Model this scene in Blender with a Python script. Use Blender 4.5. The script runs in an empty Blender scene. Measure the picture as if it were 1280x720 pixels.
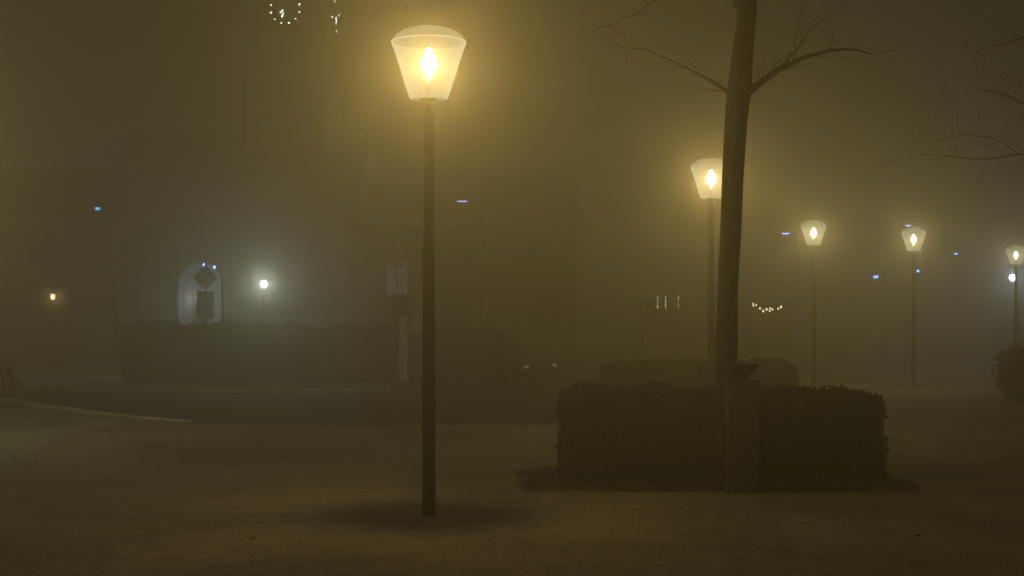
import bpy, math, random
from mathutils import Vector, Matrix, noise
random.seed(7)
sc = bpy.context.scene
COL = sc.collection
F = 1778.0; H0 = 1.58; HOR = 404.0
def PX(px, d): return (px-640.0)/F*d
def PZ(py, d): return H0+(HOR-py)/F*d
def GD(py): return H0*F/(py-HOR)

# ------------------------------------------------------------ materials
def mat_base(name):
    m = bpy.data.materials.new(name); m.use_nodes = True
    nt = m.node_tree
    for n in list(nt.nodes): nt.nodes.remove(n)
    out = nt.nodes.new('ShaderNodeOutputMaterial')
    return m, nt, out
def noisy(name, c1, c2, scale=5.0, rough=0.8, bump=0.0, bscale=40, metallic=0.0, detail=6, spec=0.3):
    m, nt, out = mat_base(name)
    b = nt.nodes.new('ShaderNodeBsdfPrincipled')
    tc = nt.nodes.new('ShaderNodeTexCoord')
    nz = nt.nodes.new('ShaderNodeTexNoise'); nz.inputs['Scale'].default_value = scale; nz.inputs['Detail'].default_value = detail
    r = nt.nodes.new('ShaderNodeValToRGB')
    r.color_ramp.elements[0].position = 0.32; r.color_ramp.elements[1].position = 0.68
    r.color_ramp.elements[0].color = (*c1, 1); r.color_ramp.elements[1].color = (*c2, 1)
    nt.links.new(tc.outputs['Object'], nz.inputs['Vector'])
    nt.links.new(nz.outputs['Fac'], r.inputs['Fac'])
    nt.links.new(r.outputs['Color'], b.inputs['Base Color'])
    b.inputs['Roughness'].default_value = rough; b.inputs['Metallic'].default_value = metallic
    b.inputs['Specular IOR Level'].default_value = spec
    if bump > 0:
        n2 = nt.nodes.new('ShaderNodeTexNoise'); n2.inputs['Scale'].default_value = bscale; n2.inputs['Detail'].default_value = 4
        bp = nt.nodes.new('ShaderNodeBump'); bp.inputs['Strength'].default_value = bump; bp.inputs['Distance'].default_value = 0.02
        nt.links.new(tc.outputs['Object'], n2.inputs['Vector'])
        nt.links.new(n2.outputs['Fac'], bp.inputs['Height'])
        nt.links.new(bp.outputs['Normal'], b.inputs['Normal'])
    nt.links.new(b.outputs['BSDF'], out.inputs['Surface'])
    return m
def emis(name, col, s, transparent=False):
    m, nt, out = mat_base(name)
    e = nt.nodes.new('ShaderNodeEmission'); e.inputs['Color'].default_value = (*col, 1); e.inputs['Strength'].default_value = s
    if transparent:
        t = nt.nodes.new('ShaderNodeBsdfTransparent'); a = nt.nodes.new('ShaderNodeAddShader')
        nt.links.new(e.outputs[0], a.inputs[0]); nt.links.new(t.outputs[0], a.inputs[1]); nt.links.new(a.outputs[0], out.inputs['Surface'])
    else:
        nt.links.new(e.outputs[0], out.inputs['Surface'])
    m.cycles.emission_sampling = 'NONE'
    return m

M = {}
M['post'] = noisy('post_paint', (0.01,0.01,0.008), (0.016,0.015,0.013), 12, 0.75, 0.1, 60, spec=0.15)
M['bark'] = noisy('bark', (0.014,0.011,0.008), (0.05,0.038,0.025), 9, 0.9, 0.8, 35)
M['twig'] = noisy('twig_bark', (0.025,0.019,0.013), (0.045,0.035,0.024), 9, 0.9)
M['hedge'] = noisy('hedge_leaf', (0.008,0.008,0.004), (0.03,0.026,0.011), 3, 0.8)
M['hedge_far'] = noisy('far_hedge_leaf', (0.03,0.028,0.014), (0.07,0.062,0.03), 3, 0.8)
M['hedge_core'] = noisy('hedge_core', (0.01,0.01,0.006), (0.02,0.018,0.01), 8, 0.95)
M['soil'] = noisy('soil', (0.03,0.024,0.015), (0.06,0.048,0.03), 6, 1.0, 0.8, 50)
M['deadleaf'] = noisy('dead_leaf', (0.05,0.04,0.02), (0.13,0.1,0.055), 2.5, 0.8)
M['stone'] = noisy('stone', (0.12,0.11,0.09), (0.2,0.18,0.15), 6, 0.85, 0.4, 60)
M['darkstone'] = noisy('dark_stone', (0.07,0.057,0.04), (0.13,0.105,0.075), 6, 0.85, 0.4, 60)
M['plaster'] = noisy('plaster', (0.13,0.115,0.09), (0.18,0.16,0.125), 1.5, 0.9, 0.2, 20)
M['pale'] = noisy('pale_plaster', (0.5,0.48,0.43), (0.62,0.6,0.55), 2, 0.85, 0.1, 20)
M['frame'] = noisy('window_frame', (0.10,0.09,0.08), (0.13,0.12,0.1), 2, 0.85, 0.1, 20)
M['brick'] = noisy('church_wall', (0.08,0.068,0.05), (0.12,0.1,0.075), 2, 0.9, 0.3, 12)
M['roof'] = noisy('roof_tile', (0.08,0.062,0.05), (0.13,0.1,0.08), 4, 0.8, 0.4, 14)
M['wood'] = noisy('door_wood', (0.08,0.06,0.04), (0.12,0.09,0.06), 6, 0.6)
M['metal'] = noisy('grey_metal', (0.08,0.08,0.08), (0.12,0.12,0.12), 10, 0.5, metallic=0.4)
M['signback'] = noisy('sign_back', (0.02,0.02,0.02), (0.03,0.03,0.03), 10, 0.8)
M['kerb'] = noisy('kerb_stone', (0.6,0.57,0.48), (0.85,0.82,0.74), 1.3, 0.8, 0.3, 40)
M['road'] = noisy('asphalt', (0.06,0.05,0.038), (0.12,0.10,0.075), 0.45, 0.8, 0.5, 120)
M['grass'] = noisy('worn_verge', (0.22,0.22,0.15), (0.38,0.37,0.27), 0.6, 0.95, 0.6, 60)
M['paving'] = noisy('pale_paving', (0.5,0.48,0.42), (0.65,0.62,0.55), 3, 0.9, 0.3, 30)
M['carpaint'] = noisy('dark_car_paint', (0.006,0.006,0.007), (0.01,0.01,0.011), 3, 0.28, spec=0.6)
M['glass_dark'] = noisy('car_glass', (0.01,0.01,0.01), (0.015,0.015,0.015), 3, 0.2, spec=0.5)
M['rubber'] = noisy('rubber', (0.012,0.012,0.012), (0.02,0.02,0.02), 8, 0.9)
M['alloy'] = noisy('alloy', (0.06,0.06,0.06), (0.1,0.1,0.1), 8, 0.45, metallic=0.8)
M['headlight'] = noisy('headlight_lens', (0.6,0.6,0.55), (0.8,0.8,0.75), 20, 0.15, metallic=0.7)
M['lens_glint'] = emis('headlight_glint', (1.0,0.75,0.33), 0.2)
M['bulb'] = emis('bulb_glow', (1.0,0.94,0.68), 6, True)
M['cool'] = emis('cool_light', (0.55,0.75,1.0), 2.4)
M['coolfar'] = emis('cool_far_light', (0.42,0.65,1.0), 12)
M['white'] = emis('white_globe', (0.95,1.0,0.9), 24, True)
M['orange'] = emis('orange_light', (1.0,0.5,0.15), 4.5, True)
M['teal'] = emis('teal_light', (0.15,0.8,1.0), 2.2)
M['festoon'] = emis('festoon_light', (1.0,0.68,0.22), 5)
M['clockglow'] = emis('clock_light', (1.0,0.72,0.25), 18)
M['window'] = emis('window_glow', (1.0,0.82,0.5), 0.10)
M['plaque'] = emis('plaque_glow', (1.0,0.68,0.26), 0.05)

def shade_mat(name, fac, e0, e1, col=(0.85,0.92,1)):
    m, nt, out = mat_base(name)
    tl = nt.nodes.new('ShaderNodeBsdfTranslucent'); tl.inputs[0].default_value = (*col,1)
    tr = nt.nodes.new('ShaderNodeBsdfTransparent'); tr.inputs[0].default_value = (0.9,0.87,0.8,1)
    mx = nt.nodes.new('ShaderNodeMixShader'); mx.inputs[0].default_value = fac
    em = nt.nodes.new('ShaderNodeEmission'); em.inputs[0].default_value = (1,0.87,0.55,1)
    lw = nt.nodes.new('ShaderNodeLayerWeight'); lw.inputs[0].default_value = 0.3
    mr = nt.nodes.new('ShaderNodeMapRange'); mr.inputs[3].default_value = e0; mr.inputs[4].default_value = e1
    nt.links.new(lw.outputs['Facing'], mr.inputs[0]); nt.links.new(mr.outputs[0], em.inputs[1])
    ad = nt.nodes.new('ShaderNodeAddShader')
    nt.links.new(tr.outputs[0], mx.inputs[1]); nt.links.new(tl.outputs[0], mx.inputs[2])
    nt.links.new(mx.outputs[0], ad.inputs[0]); nt.links.new(em.outputs[0], ad.inputs[1])
    nt.links.new(ad.outputs[0], out.inputs['Surface'])
    m.cycles.emission_sampling = 'NONE'
    return m
M['shade'] = shade_mat('frosted_shade', 0.0055, 0.12, 0.38)
M['lid'] = shade_mat('frosted_lid', 0.002, 0.07, 0.15)
M['rim'] = shade_mat('glass_rim', 0.01, 0.36, 0.45)

# plaza ground
m, nt, out = mat_base('gravel_ground')
b = nt.nodes.new('ShaderNodeBsdfPrincipled'); b.inputs['Roughness'].default_value = 0.9; b.inputs['Specular IOR Level'].default_value = 0.2
tc = nt.nodes.new('ShaderNodeTexCoord')
def N(s, d, dist=0.0):
    n = nt.nodes.new('ShaderNodeTexNoise'); n.inputs['Scale'].default_value = s; n.inputs['Detail'].default_value = d; n.inputs['Distortion'].default_value = dist
    nt.links.new(tc.outputs['Object'], n.inputs['Vector']); return n
na = N(0.4, 7, 0.8); nb = N(5, 8); nc = N(40, 4)
def ramp(p0,c0,p1,c1):
    r = nt.nodes.new('ShaderNodeValToRGB'); r.color_ramp.elements[0].position = p0; r.color_ramp.elements[1].position = p1
    r.color_ramp.elements[0].color = (*c0,1); r.color_ramp.elements[1].color = (*c1,1); return r
r1 = ramp(.36,(0.27,0.21,0.145),.62,(0.41,0.325,0.23))
r2 = ramp(.3,(.72,.72,.72),.7,(1.14,1.14,1.14)); r3 = ramp(.35,(.55,.55,.55),.65,(1.3,1.3,1.3))
for a, c in ((na,r1),(nb,r2),(nc,r3)): nt.links.new(a.outputs['Fac'], c.inputs['Fac'])
def mul(a, c):
    x = nt.nodes.new('ShaderNodeMix'); x.data_type = 'RGBA'; x.blend_type = 'MULTIPLY'; x.inputs[0].default_value = 1
    nt.links.new(a, x.inputs[6]); nt.links.new(c, x.inputs[7]); return x.outputs[2]
o = mul(mul(r1.outputs[0], r2.outputs[0]), r3.outputs[0])
nt.links.new(o, b.inputs['Base Color'])
bp = nt.nodes.new('ShaderNodeBump'); bp.inputs['Strength'].default_value = 0.7; bp.inputs['Distance'].default_value = 0.02
nt.links.new(nb.outputs['Fac'], bp.inputs['Height']); nt.links.new(bp.outputs['Normal'], b.inputs['Normal'])
nt.links.new(b.outputs[0], out.inputs['Surface'])
M['gravel'] = m

# ------------------------------------------------------------ mesh helpers
class B:
    def __init__(s): s.v = []; s.f = []; s.mi = []
    def add(s, vs, fs, mi=0, mat=None):
        o = len(s.v)
        for p in vs:
            p = Vector(p)
            s.v.append(mat @ p if mat else p)
        for f in fs: s.f.append([i+o for i in f]); s.mi.append(mi)
    def box(s, x0,x1,y0,y1,z0,z1, mi=0, mat=None):
        vs = [(x0,y0,z0),(x1,y0,z0),(x1,y1,z0),(x0,y1,z0),(x0,y0,z1),(x1,y0,z1),(x1,y1,z1),(x0,y1,z1)]
        s.add(vs, [(0,3,2,1),(4,5,6,7),(0,1,5,4),(1,2,6,5),(2,3,7,6),(3,0,4,7)], mi, mat)
    def lathe(s, prof, n=24, cx=0, cy=0, cap0=True, cap1=True, mi=0, mat=None):
        vs = []; fs = []
        for r, z in prof:
            for i in range(n):
                a = 2*math.pi*i/n; vs.append((cx+r*math.cos(a), cy+r*math.sin(a), z))
        for k in range(len(prof)-1):
            for i in range(n):
                j = (i+1) % n
                fs.append((k*n+i, k*n+j, (k+1)*n+j, (k+1)*n+i))
        if cap0: fs.append(tuple(range(n))[::-1])
        if cap1: fs.append(tuple(range((len(prof)-1)*n, len(prof)*n)))
        s.add(vs, fs, mi, mat)
    def tube(s, pts, rad, n=6, mi=0, lump=0.0):
        pts = [Vector(p) for p in pts]; vs = []; fs = []
        up = Vector((0.13,0.97,0.2)).normalized()
        for k, p in enumerate(pts):
            t = (pts[min(k+1,len(pts)-1)]-pts[max(k-1,0)]).normalized()
            u = t.cross(up)
            if u.length < 0.05: u = t.cross(Vector((1,0,0)))
            u.normalize(); w = t.cross(u)
            for i in range(n):
                a = 2*math.pi*i/n
                r = rad[k]*(1+lump*noise.noise(Vector((math.cos(a)*2, math.sin(a)*2, p.z*1.7))))
                vs.append(p+u*math.cos(a)*r+w*math.sin(a)*r)
        for k in range(len(pts)-1):
            for i in range(n):
                j = (i+1) % n
                fs.append((k*n+i, k*n+j, (k+1)*n+j, (k+1)*n+i))
        fs.append(tuple(range(n))[::-1]); fs.append(tuple(range((len(pts)-1)*n, len(pts)*n)))
        s.add(vs, fs, mi)
    def obj(s, name, mats, parent=None, smooth=False):
        me = bpy.data.meshes.new(name)
        me.from_pydata(s.v, [], s.f)
        for mm in (mats if isinstance(mats,(list,tuple)) else [mats]): me.materials.append(M[mm])
        for p, i in zip(me.polygons, s.mi): p.material_index = i; p.use_smooth = smooth
        me.update()
        o = bpy.data.objects.new(name, me); COL.objects.link(o)
        if parent: o.parent = parent
        return o
def empty(name, loc, label, cat, group=None, rot=0):
    e = bpy.data.objects.new(name, None); e.empty_display_size = 0.3
    e.location = loc; e.rotation_euler = (0,0,rot); COL.objects.link(e)
    e['label'] = label; e['category'] = cat
    if group: e['group'] = group
    return e
def light(name, loc, power, col, rad=0.05, parent=None):
    l = bpy.data.lights.new(name, 'POINT'); l.energy = power; l.color = col; l.shadow_soft_size = rad
    o = bpy.data.objects.new(name, l); o.location = loc; COL.objects.link(o)
    if parent: o.parent = parent
    return o
def copy_thing(src, loc, rot=None):
    n = src.copy(); COL.objects.link(n); n.location = loc
    if rot is not None: n.rotation_euler = (0,0,rot)
    for c in src.children:
        k = c.copy(); COL.objects.link(k); k.parent = n
        for q in c.children:
            j = q.copy(); COL.objects.link(j); j.parent = k
    return n

# ------------------------------------------------------------ ground
def sheet(name, poly, z, mt):
    b = B(); b.add([(x,y,z) for x,y in poly], [tuple(range(len(poly)))])
    o = b.obj(name, mt); o['kind'] = 'structure'
    return o
g = B(); nx, ny = 100, 100
vs = []; fs = []
for j in range(ny+1):
    for i in range(nx+1): vs.append((-200+400*i/nx, -20+300*j/ny, 0))
for j in range(ny):
    for i in range(nx): a = j*(nx+1)+i; fs.append((a,a+1,a+nx+2,a+nx+1))
g.add(vs, fs); o = g.obj('ground', 'gravel'); o['kind'] = 'structure'

near = [(-45,41),(-20,34),(-13,30.3),(-10,28.4),(-7.7,25.3),(-5.2,22.8),(-2.5,21.9),(0.5,22.3),(2.6,24.5),(3.6,28.5),(3.9,34),(4.2,60),(4.4,120)]
far = [(-2.0,120),(-2.0,60),(-2.1,38),(-2.6,33.6),(-3.6,32.4),(-6.5,32.3),(-14,34.8),(-22,40),(-45,50)]
sheet('road', near+far, 0.004, 'road')
def kerb(name, pts, w=0.14, h=0.11):
    b = B()
    P = [Vector((x,y,0)) for x,y in pts]
    res = [P[0]]
    for a, c in zip(P, P[1:]):
        n = max(1, int((c-a).length/1.0))
        for i in range(1, n+1): res.append(a+(c-a)*i/n)
    for k, (a, c) in enumerate(zip(res, res[1:])):
        d = (c-a); ln = d.length; ang = math.atan2(d.y, d.x)
        mt = Matrix.Translation(a) @ Matrix.Rotation(ang, 4, 'Z')
        hh = h*min(1, (len(res)-1-k)/4+.1)+random.uniform(-0.006,0.006)
        x0, x1 = 0.02, ln-0.02
        vs = [(x0,-w/2,-0.02),(x1,-w/2,-0.02),(x1,w/2,-0.02),(x0,w/2,-0.02),
              (x0,-w/2,hh-0.01),(x1,-w/2,hh-0.01),(x1,w/2,hh-0.01),(x0,w/2,hh-0.01),
              (x0,-w/2+0.01,hh),(x1,-w/2+0.01,hh),(x1,w/2-0.01,hh),(x0,w/2-0.01,hh)]
        b.add(vs, [(0,3,2,1),(0,1,5,4),(1,2,6,5),(2,3,7,6),(3,0,4,7),(4,5,9,8),(6,7,11,10),(8,9,10,11),(5,6,10,9),(7,4,8,11)], 0, mt)
    o = b.obj(name, 'kerb'); o['kind'] = 'structure'; return o
kerb('near_kerb', [(-13,30.3),(-10,28.4),(-8.9,26.7),(-7.7,25.3),(-6.4,23.9),(-5.2,22.8)], w=.17, h=.075)
kerb('far_kerb', [(-2.2,36.5),(-2.6,33.6),(-3.6,32.4),(-6.5,32.3),(-14,34.8)][::-1], h=.08)
vg = [(-45,41),(-20,33.9),(-13,30.2),(-10.05,28.25),(-7.8,25.15),(-5.9,23.2),(-6.2,21),(-6.0,18),(-5.2,15.5),(-5.6,13),(-7,11),(-12,10),(-45,10)]
sheet('verge', vg, 0.006, 'grass')
sheet('pavement', [(-2.15,60),(-2.2,38),(-2.7,33.8),(-3.65,32.5),(-6.5,32.4),(-14,34.9),(-22,40.1),(-30,60)], 0.05, 'paving')

# ------------------------------------------------------------ street lamps
lampG = 'warm park street lamps in a row'
def lamp_src(loc, label):
    e = empty('street_lamp', loc, label, 'street lamp', lampG)
    b = B(); b.lathe([(0.056,-0.02),(0.056,0.0),(0.054,1.0),(0.050,1.9),(0.044,2.5),(0.036,3.30),(0.032,3.38)], 24)
    b.obj('post', 'post', e, True)
    b = B(); b.lathe([(0.034,3.37),(0.05,3.397),(0.082,3.414),(0.082,3.42),(0.05,3.43)], 32)
    b.obj('collar', 'post', e, True)
    b = B()
    b.lathe([(0.140,3.416),(0.157,3.424),(0.20,3.56),(0.25,3.715),(0.292,3.84),(0.303,3.870),(0.306,3.880)], 56, cap0=False, cap1=False)
    sh = b.obj('lamp_shade', 'shade', e, True)
    b = B(); b.lathe([(0.303,3.885),(0.296,3.905),(0.275,3.934),(0.235,3.962),(0.175,3.988),(0.105,4.004),(0.03,4.011)], 56, cap0=False)
    b.obj('lid', 'lid', sh, True)
    b = B(); b.lathe([(0.303,3.877),(0.309,3.878),(0.309,3.886),(0.303,3.887)], 56, cap0=False, cap1=False)
    b.obj('rim', 'rim', sh, True)
    b = B(); b.lathe([(0.014,3.43),(0.014,3.56),(0.018,3.62)], 16); b.obj('socket', 'pale', e, True)
    b = B(); b.lathe([(0.025,3.62),(0.055,3.65),(0.068,3.70),(0.060,3.75),(0.035,3.79),(0.02,3.83),(0.006,3.84)], 20)
    b.obj('bulb', 'bulb', e, True)
    light('lamp_light', (0,0,3.70), 104, (1.0,0.735,0.26), 0.045, e)
    return e
d1 = 11.67
L1 = lamp_src((PX(536,d1), d1, 0), 'lit street lamp with tapered frosted shade on dark slim post')
for px, d in [(889,21.0),(1017,33.6),(1142,36.2),(1270,44.5)]:
    copy_thing(L1, (PX(px,d), d, 0), rot=random.uniform(0,6))
ex = copy_thing(L1, (-9.2, 18.5, 0))  # extra unseen lamp left of the view, added to light the verge
for c in ex.children:
    if c.type == 'LIGHT': c.data = c.data.copy(); c.data.energy = 230; c.data.color = (1,.83,.44)

# ------------------------------------------------------------ trees
def grow(b, p, d, length, r, depth, rnd, droop=0.0):
    n = 5; pts = [p.copy()]; rad = [r]; q = p.copy(); dd = d.normalized()
    for k in range(n):
        dd = (dd+Vector((rnd.gauss(0,0.16), rnd.gauss(0,0.16), rnd.gauss(0.05-droop,0.13)))).normalized()
        q = q+dd*length/n; pts.append(q.copy()); rad.append(max(0.0013, r*(1-0.8*(k+1)/n)))
    b.tube(pts, rad, 5 if r < 0.02 else 7)
    if depth <= 0: return
    for i in range(rnd.randint(2,3)):
        k = rnd.randint(1, n)
        base = pts[k]; ax = (pts[k]-pts[k-1]).normalized()
        side = Vector((rnd.gauss(0,1), rnd.gauss(0,1), rnd.gauss(0.25,0.7))); side = (side-ax*side.dot(ax)).normalized()
        nd = (ax*0.75+side*rnd.uniform(0.5,0.95)).normalized()
        grow(b, base, nd, length*rnd.uniform(0.45,0.72), rad[k]*0.55+0.0005, depth-1, rnd, droop)
def limb(b, pts, rads, rnd, sub=3, depth=2, droop=0.0, ln=0.7):
    P = [Vector(p) for p in pts]; Q = [P[0]]; R = [rads[0]]
    for k in range(len(P)-1):
        a, c = P[k], P[k+1]; L = (c-a).length
        for t in (0.33,0.66,1.0):
            j = Vector((rnd.gauss(0,.025),rnd.gauss(0,.025),rnd.gauss(0,.03)))*min(1,L) if t < 1 else Vector((0,0,0))
            Q.append(a.lerp(c,t)+j); R.append(rads[k]+(rads[k+1]-rads[k])*t)
    b.tube(Q, R, 8, lump=0.25)
    for k in range(1, len(pts)):
        for i in range(sub):
            t = rnd.random(); p = Vector(pts[k-1]).lerp(Vector(pts[k]), t); ax = (Vector(pts[k])-Vector(pts[k-1])).normalized()
            side = Vector((rnd.gauss(0,1), rnd.gauss(0,1), rnd.gauss(0.4,0.7))); side = (side-ax*side.dot(ax)).normalized()
            grow(b, p, ax*0.7+side*0.8, ln*rnd.uniform(0.5,1.1), min(rads[k]*0.34,.006), depth, rnd, droop)
def mkT(dt):
    return lambda px, py, dy=0.0: (PX(px,dt), dt+dy, PZ(py,dt))
dt = 13.66
T = mkT(dt)
tb = (PX(909,dt), dt, 0)
te = empty('bare_tree', tb, 'bare leafless tree with slim slightly leaning trunk beside a hedge', 'tree')
rnd = random.Random(3)
b = B()
pp = [(908,610,.115),(908,590,.104),(908,540,.098),(907,480,.096),(908,430,.1),(910,360,.1),(913,290,.1),(916,220,.102),(920,150,.108),(924,110,.112),(928,70,.1),(933,20,.094),(937,-40,.088),(942,-120,.08),(946,-200,.07),(944,-300,.055),(950,-400,.04),(952,-480,.02)]
b.tube([T(x,y,0.0) for x,y,r in pp], [r for *_,r in pp], 16, lump=0.22)
tr = b.obj('trunk', 'bark', te, True); tr.location = -Vector(tb)
b = B()
limb(b, [T(920,122), T(897,103,.1), T(872,86,.2), T(845,70,.25), T(815,55,.3), T(785,48,.4), T(752,30,.5), T(725,24,.6)], [.024,.016,.011,.008,.006,.004,.003,.002], rnd, 1, 1, ln=.45)
limb(b, [T(930,118), T(950,104,-.05), T(972,88,-.1), T(1000,76,-.15), T(1030,68,-.2), T(1060,67,-.2), T(1084,73,-.2)], [.042,.032,.026,.02,.016,.011,.005], rnd, 2, 1, ln=.35)
limb(b, [T(972,88,-.1), T(992,66,-.1), T(1010,40,-.1), T(1040,18,-.1), T(1065,-15,-.1)], [.011,.008,.005,.003,.002], rnd, 1, 1, ln=.4)
limb(b, [T(931,40), T(922,-5,.1), T(905,-60,.2), T(880,-140,.3), T(860,-230,.4)], [.045,.038,.032,.025,.012], rnd, 2, 2, ln=1.0)
limb(b, [T(905,-60,.2), T(860,-30,.4), T(815,-10,.6), T(770,10,.8), T(735,12,1.)], [.016,.010,.006,.004,.002], rnd, 2, 1, ln=.6)
limb(b, [T(940,-60), T(985,-120,.2), T(1040,-170,.5), T(1100,-230,.6)], [.045,.035,.025,.01], rnd, 3, 2, ln=1.2)
limb(b, [T(938,-100,.0), T(930,-160,-.5), T(915,-220,-1.1), T(910,-300,-1.5)], [.045,.035,.025,.01], rnd, 3, 2, ln=1.2)
limb(b, [T(943,-180,.0), T(900,-260,.5), T(850,-330,1.1), T(810,-420,1.5)], [.04,.03,.02,.01], rnd, 3, 2, ln=1.2)
limb(b, [T(945,-240,.0), T(990,-320,-.3), T(1030,-400,-.6), T(1050,-480,-.6)], [.04,.03,.02,.01], rnd, 3, 2, ln=1.2)
cr = b.obj('crown', 'twig', te, True); cr.location = -Vector(tb)

dt = 20.5; T = mkT(dt); tb = (PX(1445,dt), dt, 0)
te = empty('bare_tree', tb, 'bare tree with long thin spreading limbs beside gravel', 'tree')
rnd = random.Random(12)
b = B(); pp = [(1445,590,.17),(1444,540,.15),(1442,440,.14),(1440,330,.13),(1436,220,.12),(1438,120,.1),(1436,20,.08),(1440,-90,.06),(1436,-220,.03)]
b.tube([T(x,y) for x,y,r in pp], [r for *_,r in pp], 14, lump=.22); o = b.obj('trunk','bark',te,True); o.location = -Vector(tb)
b = B()
limb(b, [T(1440,240), T(1390,215,.1), T(1330,200,.2), T(1280,190,.2), T(1235,197,.2), T(1190,193,.2), T(1155,190,.2)], [.05,.03,.02,.013,.008,.005,.003], rnd, 3, 1, .02, .8)
limb(b, [T(1280,190,.2), T(1250,172,.2), T(1215,165,.2), T(1180,172,.3)], [.009,.007,.005,.003], rnd, 3, 1, .02, .6)
limb(b, [T(1438,190), T(1385,165,-.1), T(1330,150,-.2), T(1280,135,-.2), T(1240,118,-.2), T(1205,110,-.2)], [.05,.03,.018,.012,.008,.004], rnd, 4, 2, .02, .8)
limb(b, [T(1437,120), T(1390,80,-.1), T(1330,55,-.2), T(1285,50,-.3), T(1245,60,-.3), T(1210,70,-.3)], [.045,.028,.018,.012,.007,.003], rnd, 3, 2, .0, .8)
limb(b, [T(1436,40), T(1390,-20,.3), T(1330,-60,.6), T(1270,-110,.9)], [.04,.03,.02,.008], rnd, 4, 2, .0, 1.2)
limb(b, [T(1438,60), T(1490,10,.3), T(1540,-40,.6), T(1600,-110,.9)], [.04,.03,.02,.008], rnd, 4, 2, .0, 1.2)
limb(b, [T(1439,160), T(1490,120,-.3), T(1550,90,-.6), T(1610,40,-.9)], [.04,.03,.02,.008], rnd, 4, 2, .0, 1.2)
limb(b, [T(1439,-60), T(1430,-130,-.6), T(1420,-190,-1.2), T(1425,-260,-1.6)], [.035,.025,.018,.008], rnd, 4, 2, .0, 1.0)
o = b.obj('crown','twig',te,True); o.location = -Vector(tb)

# ------------------------------------------------------------ hedges & bushes
def leafcloud(b, samples, size, rnd):
    for p, nrm in samples:
        a = rnd.uniform(0, 6.28)
        n = (nrm+Vector((rnd.gauss(0,.55), rnd.gauss(0,.55), rnd.gauss(0,.55)))).normalized()
        u = n.cross(Vector((math.cos(a), math.sin(a), 0.3))).normalized(); w = n.cross(u)
        s = size*rnd.uniform(0.6,1.3)
        b.add([p-u*s, p+w*s*0.55+n*s*.12, p+u*s, p-w*s*0.55+n*s*.12], [(0,1,2,3)], 0)
def hedge(name, x0,x1,y0,y1,h, n, label, size=0.03, seed=1, twigs=40, lump=1.0, mt='hedge'):
    rnd = random.Random(seed)
    cx, cy = (x0+x1)/2, (y0+y1)/2
    e = empty(name, (cx,cy,0), label, 'hedge')
    hx, hy = (x1-x0)/2, (y1-y0)/2
    def bump(p): return lump*(0.09*noise.noise(p*2.3)+0.06*noise.noise(p*6.0))
    b = B(); q = 0.13
    b.box(-hx+q, hx-q, -hy+q, hy-q, 0, h-q)
    b.obj('branches', 'hedge_core', e)
    b = B(); S = []
    A = [(2*hx*h,'f'),(2*hx*h,'k'),(2*hy*h,'l'),(2*hy*h,'r'),(4*hx*hy,'t')]
    tot = sum(a for a,_ in A)
    for a, k in A:
        for i in range(int(n*a/tot)):
            u, v = rnd.random(), rnd.random(); dep = abs(rnd.gauss(0,0.055))-0.02
            if k == 'f': p = Vector((-hx+2*hx*u, -hy, h*v)); nn = Vector((0,-1,.2))
            elif k == 'k': p = Vector((-hx+2*hx*u, hy, h*v)); nn = Vector((0,1,.2))
            elif k == 'l': p = Vector((-hx, -hy+2*hy*u, h*v)); nn = Vector((-1,0,.2))
            elif k == 'r': p = Vector((hx, -hy+2*hy*u, h*v)); nn = Vector((1,0,.2))
            else: p = Vector((-hx+2*hx*u, -hy+2*hy*v, h)); nn = Vector((0,0,1))
            w = p+Vector((cx,cy,0))
            p = p-nn.normalized()*dep+nn.normalized()*bump(w)
            ez = max(0, (p.z-(h-0.18))/0.18)
            if k != 't': p -= nn*0.08*ez*ez
            else:
                ed = max(0, 1-min(hx-abs(p.x), 99)/.25); p.z -= .09*ed*ed
            S.append((p, nn.normalized()))
    leafcloud(b, S, size, rnd)
    for i in range(twigs):
        p = Vector((rnd.uniform(-hx,hx), rnd.uniform(-hy,hy), h-0.05)); d = Vector((rnd.gauss(0,.35), rnd.gauss(0,.35), 1)).normalized()
        if i % 3 == 0: p = Vector((hx-0.05, rnd.uniform(-hy,hy), rnd.uniform(0.1,0.8))); d = Vector((1, rnd.gauss(0,.5), rnd.uniform(-.3,.8))).normalized()
        L = rnd.uniform(0.06,0.2)
        b.tube([p, p+d*L*.5+Vector((rnd.gauss(0,.01),0,0)), p+d*L], [.003,.0025,.0015], 4)
        leafcloud(b, [(p+d*L*rnd.uniform(.4,1), d) for _ in range(4)], size*.8, rnd)
    b.obj('foliage', mt, e)
    return e
dh = 13.85
hedge('clipped_hedge', PX(708,dh), PX(1103,dh), dh, dh+1.3, 0.875, 42000, 'low clipped dark green hedge around a bare tree', seed=5, twigs=60, lump=.8)
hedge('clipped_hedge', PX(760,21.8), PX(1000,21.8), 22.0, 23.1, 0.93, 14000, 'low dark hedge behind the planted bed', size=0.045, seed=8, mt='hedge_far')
hedge('tall_hedge', PX(150,36), PX(488,36), 36.2, 37.4, 1.48, 16000, 'tall dark hedge along the far pavement', size=0.06, seed=9, twigs=60, lump=1.8, mt='hedge_far')
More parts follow.
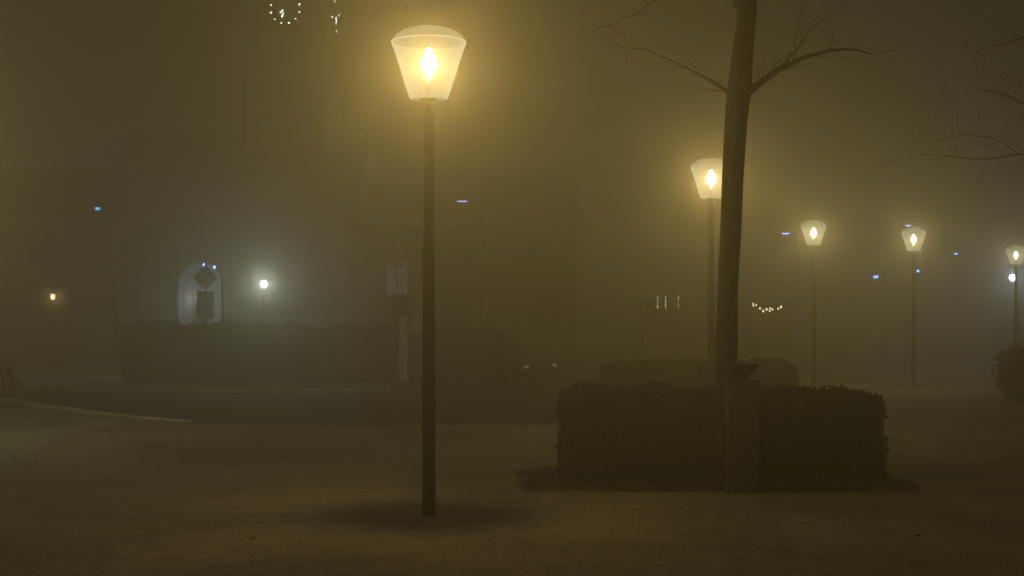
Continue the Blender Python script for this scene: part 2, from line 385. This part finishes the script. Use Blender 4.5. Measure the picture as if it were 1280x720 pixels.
def bush(loc, rx, rz, label, n, seed, size=0.045):
    rnd = random.Random(seed)
    e = empty('rounded_bush', loc, label, 'bush')
    b = B(); S = []
    cl = [(Vector((rnd.uniform(-.5,.5)*rx, rnd.uniform(-.5,.5)*rx, rnd.uniform(.3,.6)*rz)), rnd.uniform(.4,.62)) for _ in range(9)]
    for i in range(n):
        c, s = rnd.choice(cl)
        v = Vector((rnd.gauss(0,1), rnd.gauss(0,1), rnd.gauss(0,1))).normalized()
        p = c+Vector((v.x*rx*s, v.y*rx*s, v.z*rz*s*.85))*rnd.uniform(0.6,1.05)
        p *= 1+0.15*noise.noise(p*3)
        if p.z > 0.02: S.append((p, v))
    leafcloud(b, S, size, rnd)
    b.obj('foliage', 'hedge', e)
    b = B()
    for i in range(14):
        a = rnd.uniform(0,6.28); grow(b, Vector((rnd.uniform(-.1,.1), rnd.uniform(-.1,.1), 0)), Vector((math.cos(a)*.6, math.sin(a)*.6, 1)), rz*.8, 0.015, 1, rnd)
    b.obj('branches', 'twig', e)
bush((PX(1288,28.5), 28.5, 0), 0.75, 1.1, 'dark rounded bush at the edge of the gravel', 10000, 4)
bush((PX(-14,30), 30, 0), 0.6, 0.9, 'dark rounded bush beside the kerb', 5000, 6)

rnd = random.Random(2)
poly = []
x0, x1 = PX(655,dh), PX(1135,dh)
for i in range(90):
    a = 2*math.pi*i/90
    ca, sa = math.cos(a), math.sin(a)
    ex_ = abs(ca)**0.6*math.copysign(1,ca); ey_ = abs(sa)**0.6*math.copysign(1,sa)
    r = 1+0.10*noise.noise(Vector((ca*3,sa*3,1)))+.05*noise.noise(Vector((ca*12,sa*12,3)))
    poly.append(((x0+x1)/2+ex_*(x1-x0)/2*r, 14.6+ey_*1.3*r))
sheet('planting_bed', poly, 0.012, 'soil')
b = B(); S = []
for i in range(2500):
    if i < 2400:
        x = rnd.uniform(x0-.05, x1+.05); y = 13.75+rnd.gauss(-.05,.22) if rnd.random() < .7 else rnd.uniform(13.3,15.8)
    else:
        x = rnd.uniform(-7,8); y = rnd.uniform(9.5,22)
    S.append((Vector((x,y,0.016+rnd.random()*0.02)), Vector((0,0,1.5))))
leafcloud(b, S, 0.028, rnd)
o = b.obj('fallen_leaves', 'deadleaf'); o['kind'] = 'stuff'; o['label'] = 'brown fallen leaves scattered on gravel and soil'; o['category'] = 'leaves'

# ------------------------------------------------------------ pillar in front of the tree
def sq(prof):
    vs = []; fs = []
    for r, z in prof: vs += [(-r,-r,z),(r,-r,z),(r,r,z),(-r,r,z)]
    for k in range(len(prof)-1):
        for i in range(4): fs.append((k*4+i, k*4+(i+1)%4, (k+1)*4+(i+1)%4, (k+1)*4+i))
    fs.append((3,2,1,0)); t = (len(prof)-1)*4; fs.append((t,t+1,t+2,t+3)); return vs, fs
dp = 13.36
e = empty('stone_pillar', (PX(927,dp), dp, 0), 'square stone pillar with dark flared metal bowl beside tree', 'pillar')
b = B(); w = 0.138
b.box(-w,w,-w,w,-0.02,1.02); b.box(-w-.012,w+.012,-w-.012,w+.012,-0.018,0.07); b.box(-w-.012,w+.012,-w-.012,w+.012,1.02,1.05)
b.obj('shaft', 'darkstone', e)
b = B()
b.add(*sq([(0.05,1.05),(0.05,1.085),(0.08,1.12),(0.13,1.175),(0.14,1.185),(0.14,1.20),(0.1,1.205)]))
b.obj('cap', 'post', e)

dg = 30.5
e = empty('notice_pillar', (PX(501,dg), dg, 0), 'tall stone pillar with cap and dim tan face panel', 'pillar')
b = B(); b.box(-.17,.17,-.17,.17,-.02,1.92); b.box(-.2,.2,-.2,.2,-.019,.2); b.obj('shaft', 'stone', e)
b = B(); b.add(*sq([(0.17,1.92),(0.22,1.95),(0.24,1.99),(0.24,2.05),(0.08,2.15)])); b.obj('cap', 'stone', e)
b = B(); b.box(-.02,.15,-.19,-.172,.35,1.72); b.obj('plaque', 'plaque', e)

# ------------------------------------------------------------ road sign
ds = 40.0
e = empty('road_sign', (PX(257,ds), ds, 0), 'dark diamond road sign above rectangular plate on post', 'road sign')
b = B(); b.lathe([(.03,0),(.03,3.35)], 12); b.obj('post', 'metal', e, True)
b = B(); s = .36; zc = PZ(347,ds)
b.add([(-s,-.04,zc),(0,-.04,zc-s),(s,-.04,zc),(0,-.04,zc+s),(-s,-.055,zc),(0,-.055,zc-s),(s,-.055,zc),(0,-.055,zc+s)],[(0,1,2,3),(7,6,5,4),(0,4,5,1),(1,5,6,2),(2,6,7,3),(3,7,4,0)])
b.obj('diamond_plate', 'signback', e)
b = B(); b.box(-.24,.24,-.055,-.04,PZ(398,ds),PZ(364,ds)); b.obj('lower_plate', 'signback', e)

# ------------------------------------------------------------ car
def car(loc, rot):
    e = empty('parked_car', loc, 'dark parked hatchback car on the road beside kerb', 'car', rot=rot)
    st = [(-2.0,.60,.38,.72),(-1.96,.74,.30,.86),(-1.8,.83,.22,.93),(-1.4,.86,.20,.95),(-.6,.87,.19,.94),(.3,.87,.19,.93),(.9,.87,.2,.92),(1.3,.85,.21,.86),(1.75,.80,.22,.74),(1.98,.70,.26,.62),(2.06,.55,.34,.52)]
    b = B(); vs = []; fs = []
    for x,w,z0,z1 in st:
        zm = (z0+z1)/2
        ring = [(-w*.9,z0),(-w,z0+.08),(-w,zm),(-w*.985,z1-.08),(-w*.9,z1),(0,z1+.03),(w*.9,z1),(w*.985,z1-.08),(w,zm),(w,z0+.08),(w*.9,z0)]
        vs += [(x,y,z) for y,z in ring]
    n = 11
    for k in range(len(st)-1):
        for i in range(n): fs.append((k*n+i, k*n+(i+1)%n, (k+1)*n+(i+1)%n, (k+1)*n+i))
    fs.append(tuple(range(n))); fs.append(tuple(range((len(st)-1)*n, len(st)*n))[::-1])
    b.add(vs, fs); b.obj('body', 'carpaint', e, True)
    cab = [(-1.9,.72,.93,.95),(-1.55,.70,.93,1.32),(-1.2,.66,.93,1.43),(-.5,.64,.93,1.47),(.1,.64,.93,1.44),(.4,.66,.93,1.36),(1.1,.74,.9,.92)]
    b = B(); vs = []; fs = []
    for x,w,z0,z1 in cab:
        vs += [(x,-.8,z0),(x,-w,z1-.03),(x,-w*.8,z1),(x,w*.8,z1),(x,w,z1-.03),(x,.8,z0)]
    for k in range(len(cab)-1):
        for i in range(5): fs.append((k*6+i, k*6+i+1, (k+1)*6+i+1, (k+1)*6+i))
    b.add(vs, fs); b.obj('window', 'glass_dark', e, True)
    b = B(); vs = []; fs = []
    rc = [(-1.6,.66,1.30),(-1.2,.65,1.435),(-.5,.64,1.478),(.1,.64,1.448),(.42,.65,1.36)]
    for x,w,z in rc: vs += [(x,-w,z-.03),(x,-w*.8,z+.006),(x,w*.8,z+.006),(x,w,z-.03)]
    for k in range(len(rc)-1):
        for i in range(3): fs.append((k*4+i,k*4+i+1,(k+1)*4+i+1,(k+1)*4+i))
    b.add(vs, fs); b.obj('roof', 'carpaint', e, True)
    for x in (-1.3,1.3):
        for y in (-.8,.8):
            wE = B(); Rm = Matrix.Translation((x,y,.31)) @ Matrix.Rotation(math.pi/2,4,'X')
            wE.lathe([(.2,-.1),(.29,-.1),(.31,-.07),(.31,.07),(.29,.1),(.2,.1)], 24, mat=Rm)
            w_ = wE.obj('wheel', 'rubber', e, True)
            r_ = B(); r_.lathe([(.19,-.105),(.17,-.112),(.04,-.108),(.04,.108),(.17,.112),(.19,.105)], 16, mat=Rm); r_.obj('rim','alloy',w_,True)
    for y in (-.56,.56):
        TMm = Matrix.Translation((0,y,.53)) @ Matrix.Rotation(math.pi/2,4,'Y')
        b = B(); b.lathe([(.02,1.86),(.1,1.90),(.11,1.99),(.05,2.04)], 14, mat=TMm)
        hl = b.obj('headlight', 'headlight', e, True)
        b = B(); b.box(2.045,2.055,y-.11,y+.08,.50,.55); b.obj('bulb','lens_glint',hl)  # glowing strip stands in for a reflection glint on the unlit headlight
    b = B(); b.box(2.05,2.075,-.26,.26,.36,.46); b.obj('number_plate', 'frame', e)
    for y in (-.93,.93):
        b = B(); b.lathe([(.02,-.09),(.07,-.07),(.08,0),(.07,.07),(.02,.09)], 10, mat=Matrix.Translation((.65,y,.98)) @ Matrix.Rotation(math.pi/2,4,'X')); b.obj('wing_mirror','carpaint',e,True)
car((PX(595,35.8), 35.8, .004), math.radians(-38))

# ------------------------------------------------------------ church with clock tower
e = empty('church', (-11.5, 66, 0), 'dark church with lit arched portal and clock tower', 'church')
def wp(o): o.parent = e; o.location = -Vector(e.location); return o
xa, xb = PX(130,64), PX(440,64)
b = B(); b.box(xa, xb, 64, 76, -.05, 7.0); wp(b.obj('wall', 'brick'))
b = B(); b.add([(xa-.3,63.7,6.98),(xb+.3,63.7,6.98),(xb+.3,76.3,6.98),(xa-.3,76.3,6.98),(xa-.3,70,11),(xb+.3,70,11)], [(0,1,5,4),(3,4,5,2),(0,4,3),(1,2,5),(0,3,2,1)]); wp(b.obj('roof','roof'))
pc = PX(250,63.6); pw = 0.86; spring = 3.35
def archpts(r, n=14): return [(pc-r,0.0)]+[(pc+r*math.cos(math.pi-math.pi*i/n), spring+r*math.sin(math.pi*i/n)) for i in range(n+1)]+[(pc+r,0.0)]
b = B(); A1 = archpts(pw-.08); A2 = archpts(pw+.1); n = len(A1)
vs = [(x,63.55,z) for x,z in A1]+[(x,63.55,z) for x,z in A2]+[(x,63.99,z) for x,z in A1]+[(x,63.99,z) for x,z in A2]
fs = []
for i in range(n-1): fs += [(i,i+1,n+i+1,n+i),(2*n+i,2*n+i+1,i+1,i),(n+i,n+i+1,3*n+i+1,3*n+i)]
b.add(vs, fs); wp(b.obj('arch_frame', 'pale'))
b = B(); b.add([(x,63.96,z) for x,z in A1], [tuple(range(n))[::-1]]); wp(b.obj('arch_panel', 'pale'))
b = B(); b.box(pc-.42,pc-.36,63.9,63.95,0,3.2); b.box(pc+.36,pc+.42,63.9,63.95,0,3.2); b.box(pc-.36,pc+.36,63.92,63.95,0,2.6); wp(b.obj('door', 'wood'))
for k, (px, py) in enumerate(((255,331),(268,334))):
    b = B(); b.lathe([(.02,-.06),(.05,-.03),(.055,0),(.04,.06)], 10, mat=Matrix.Translation((PX(px,63.2),63.2,PZ(py,63.2)))); b.box(PX(px,63.2)-.015,PX(px,63.2)+.015,63.2,63.98,PZ(py,63.2)+.06,PZ(py,63.2)+.09, 1)
    wp(b.obj('portal_light', ['coolfar','metal']))
l = light('portal_glow', (pc-.1,62.5,2.6), 50, (1,.93,.66), .1); l.parent = e; l.location = Vector(l.location)-Vector(e.location)
th = math.radians(7); tc_ = Vector((-10.61,70,0)); a = 1.9
TM = Matrix.Translation(tc_) @ Matrix.Rotation(-th,4,'Z')
b = B(); b.box(-a,a,-a,a,0,21, mat=TM)
for zz in (7.5,13.5,19.5): b.box(-a-.12,a+.12,-a-.12,a+.12,zz,zz+.25, mat=TM)
wp(b.obj('tower', 'brick'))
b = B(); vs, fs = sq([(a+.3,21),(a*.7,24),(.06,31)]); b.add(vs, fs, 0, TM); wp(b.obj('spire','roof'))
zc = PZ(11,68.1)
for k in range(2):
    FM = TM @ Matrix.Rotation(math.pi/2*k,4,'Z') @ Matrix.Translation((0,-a,zc)) @ Matrix.Rotation(math.pi/2,4,'X')
    b = B(); b.lathe([(.95,.001),(.95,.05),(.88,.06),(.0,.06)], 40, cap1=False, mat=FM)
    for i in range(12):
        an = 2*math.pi*(i+.5)/12; s = (.034,.022,.03)[i % 3]; rr = .72
        if k == 1 and i % 3: continue
        b.box(rr*math.cos(an)-s,rr*math.cos(an)+s,rr*math.sin(an)-s,rr*math.sin(an)+s,.065,.09, 1, mat=FM)
    face = wp(b.obj('clock_face',['signback','clockglow']))
    for an, r0, L, w in ((math.radians(250),.2,.46,.026),(math.radians(222),.1,.32,.022)):
        b = B(); b.box(r0,L,-w,w,.1+w,.12+w, mat=FM @ Matrix.Rotation(an,4,'Z'))
        q = b.obj('clock_hand','clockglow'); q.parent = face

# ------------------------------------------------------------ houses
def house(loc, w, dpt, h, label, wins, rh=2.2, mt='plaster', lit=()):
    e = empty('town_house', loc, label, 'house')
    b = B(); b.box(0,w,0,dpt,-.05,h); b.obj('wall', mt, e)
    b = B(); b.add([(-.3,-.4,h),(w+.3,-.4,h),(w+.3,dpt+.4,h),(-.3,dpt+.4,h),(-.3,dpt/2,h+rh),(w+.3,dpt/2,h+rh)], [(0,1,5,4),(3,4,5,2),(0,4,3),(1,2,5),(0,3,2,1)]); b.obj('roof','roof', e)
    for k, (x,z,ww,hh) in enumerate(wins):
        fr = B(); fr.box(x-.07,x,-.05,-.002,z,z+hh); fr.box(x+ww,x+ww+.07,-.05,-.002,z,z+hh); fr.box(x-.07,x+ww+.07,-.05,-.002,z+hh,z+hh+.07); fr.box(x-.1,x+ww+.1,-.1,-.002,z-.07,z)
        fr.box(x+ww/2-.03,x+ww/2+.03,-.04,-.002,z,z+hh); fr.box(x,x+ww/2-.03,-.035,-.003,z+hh*.6,z+hh*.6+.04); fr.box(x+ww/2+.03,x+ww,-.035,-.003,z+hh*.6,z+hh*.6+.04)
        pn = B(); pn.add([(x,-.012,z),(x+ww,-.012,z),(x+ww,-.012,z+hh),(x,-.012,z+hh)], [(0,1,2,3)])
        wo = pn.obj('window', 'window' if k in lit else 'glass_dark', e)
        fr.obj('frame', 'frame', wo)
    b = B(); dx = w*.62; b.box(dx,dx+1,-.04,-.002,0,2.1); b.obj('door','wood', e)
    return e
hx0 = PX(455,57)
house((hx0,57,0), 8.5, 9, 5.4, 'plastered two storey house with one lit window', [(PX(484,57)-hx0, PZ(368,57), .82, 1.3),(3.4,1.3,.9,1.3),(5.9+.9,1.3,.9,1.3),(.6,3.9,.9,1.2),(3.4,3.9,.9,1.2),(6.6,3.9,.9,1.2)], lit=(0,))
house((PX(-222,50),50,0), 8.8, 9, 5.3, 'dark plastered house with small orange wall lantern', [(1.2,1.2,1,1.3),(3.6,1.2,1,1.3),(1.2,3.7,1,1.2),(3.6,3.7,1,1.2),(7.2,3.7,1,1.2)])
q = (PX(66,49.75), 49.75, PZ(371,49.75))
e = empty('wall_lantern', q, 'small orange lit wall lantern on house front', 'lantern')
b = B(); b.lathe([(.03,-.1),(.07,-.06),(.08,.06),(.03,.1)], 12); b.obj('bulb','orange',e,True)
b = B(); b.box(-.02,.02,.08,.25,.1,.14); b.lathe([(.1,.1),(.02,.17)], 12); b.obj('bracket','metal',e)
l = light('lamp_light', (0,0,0), 8, (1,.5,.15), .04, e)

def globe(px, py, d, power, col, label, r=.11):
    e = empty('globe_lamp', (PX(px,d), d, 0), label, 'street lamp')
    zc = PZ(py,d)
    b = B(); b.lathe([(.018,0),(.011,zc-r-.05),(.03,zc-r-.03),(.03,zc-r)], 14); b.obj('post','metal',e,True)
    b = B(); b.lathe([(r*math.sin(math.pi*(i+.4)/10.8), zc-r*math.cos(math.pi*(i+.4)/10.8)) for i in range(11)], 20); b.obj('globe','white',e,True)
    light('lamp_light', (0,0,zc), power, col, r*.7, e)
globe(330,355,38.5,105,(.92,1,.76),'bright white globe lamp on thin post behind hedge', .09)
globe(1266,347,56,80,(.85,.95,1),'cool white globe lamp on slim post', .13)

# ------------------------------------------------------------ tall road lights
rg = 'tall road lights with slim flat heads'
def road_light(px, py, d, power, mt='cool', w=.45, lab='tall road light with slim flat cool white head', th=.05):
    z = PZ(py,d)
    e = empty('road_light', (PX(px,d)+.6, d, 0), lab, 'street light', rg)
    b = B(); b.lathe([(.04,0),(.022,z+.1)], 12); b.tube([(0,0,z+.08),(-.3,0,z+.13),(-.6+w/2,0,z+.1)], [.022,.02,.02], 8); b.obj('post','frame',e,True)
    b = B(); b.box(-.6-w/2,-.6+w/2,-.12,.12,z+.02,z+.08); b.obj('lamp_head','metal',e)
    b = B(); b.box(-.6-w/2+.03,-.6+w/2-.03,-.1,.1,z-th,z+.018); b.obj('light_panel',mt,e)
    if power:
        l = bpy.data.lights.new('lamp_light','SPOT'); l.energy = power; l.color = (.7,.82,1); l.spot_size = math.radians(70); l.spot_blend = 1; l.shadow_soft_size = .08
        o = bpy.data.objects.new('lamp_light', l); COL.objects.link(o); o.parent = e; o.location = (-.6,0,z-.16)
road_light(578,252,46,110, w=.38, th=.005)
road_light(982,292,70,60,'coolfar', w=.36, th=.02)
road_light(1135,282,72,60,'coolfar', w=.26, th=.02)
road_light(1095,345,80,0,'coolfar', w=.26, th=.12)
road_light(1148,338,78,0,'coolfar', w=.22, th=.08)
road_light(1195,317,80,0,'coolfar', w=.18, th=.06)
road_light(122,260,46,0,'teal',.17,'tall road light with small teal glowing head', .06)

# ------------------------------------------------------------ kiosk with festoon lights
dk = 52
kx0, kx1 = PX(805,dk), PX(990,dk)
e = empty('market_kiosk', (kx0,dk,0), 'dark wooden kiosk with low pitched roof', 'kiosk')
W = kx1-kx0
b = B(); b.box(0,W,0,3,0,2.5); b.obj('wall','wood',e)
b = B(); b.add([(-.3,-.5,2.5),(W+.3,-.5,2.5),(W+.3,3.3,2.5),(-.3,3.3,2.5),(-.3,1.4,3.1),(W+.3,1.4,3.1)], [(0,1,5,4),(3,4,5,2),(0,4,3),(1,2,5),(0,3,2,1)]); b.obj('roof','roof',e)
b = B(); b.box(.5,2.6,-.03,-.002,1.0,2.1); b.obj('shutter','metal',e)
fg = 'warm festoon light strings'
def strand(pts, label, s=.022):
    e = empty('light_string', pts[0], label, 'string lights', fg)
    o0 = Vector(pts[0]); P = [Vector(p)-o0 for p in pts]
    b = B(); b.tube(P, [.006]*len(P), 4); b.obj('cable','rubber',e)
    first = None
    for p in P:
        if first is None:
            b = B(); b.lathe([(.004,-s*1.3),(s,-s*.5),(s,s*.4),(.004,s*1.2)], 6)
            first = b.obj('bulb','festoon',e)
        else:
            k = first.copy(); COL.objects.link(k); k.parent = e; k.location = p
            f = random.uniform(.5,1.4); k.scale = (f,f,f)
yk = dk-.55
for px in (822,832,848):
    strand([(PX(px,yk), yk, PZ(371+i*3.2,yk)) for i in range(5)], 'short hanging strand of warm lights under kiosk eave', .02)
strand([(PX(940+i*2.5+random.uniform(-3,3),yk), yk-.05*i, PZ(380+8*min(1,i/6)-3*max(0,(i-6)/6)+random.uniform(-3,3),yk)) for i in range(13)], 'drooping garland of warm lights on kiosk', .03)

# ------------------------------------------------------------ world: dim night sky and the fog itself
w = bpy.data.worlds.new('World'); sc.world = w; w.use_nodes = True
nt = w.node_tree; bg = nt.nodes['Background']; wo = nt.nodes['World Output']
sky = nt.nodes.new('ShaderNodeTexSky'); sky.sky_type = 'NISHITA'; sky.sun_disc = False
sky.sun_elevation = math.radians(-4); sky.sun_rotation = math.radians(120)
nt.links.new(sky.outputs[0], bg.inputs['Color']); bg.inputs['Strength'].default_value = 0.01
vsn = nt.nodes.new('ShaderNodeVolumeScatter'); vsn.inputs['Color'].default_value = (1,.84,.54,1); vsn.inputs['Density'].default_value = 0.037; vsn.inputs['Anisotropy'].default_value = 0.79
ve = nt.nodes.new('ShaderNodeEmission'); ve.inputs[0].default_value = (1,.72,.21,1); ve.inputs[1].default_value = 0.00034  # faint warm glow given to the fog in place of multiply scattered lamp light
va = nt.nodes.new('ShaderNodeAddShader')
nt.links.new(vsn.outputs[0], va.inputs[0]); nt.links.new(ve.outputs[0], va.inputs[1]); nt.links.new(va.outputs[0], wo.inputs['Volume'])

# ------------------------------------------------------------ camera
c = bpy.data.cameras.new('camera'); co = bpy.data.objects.new('camera', c); COL.objects.link(co)
co.location = (0,0,H0); co.rotation_euler = (math.pi/2,0,0)
c.sensor_width = 36; c.lens = F*36/1280; c.shift_y = 44/1280; c.clip_end = 600
sc.camera = co
sc.view_settings.view_transform = 'Standard'; sc.view_settings.look = 'None'; sc.view_settings.exposure = 0
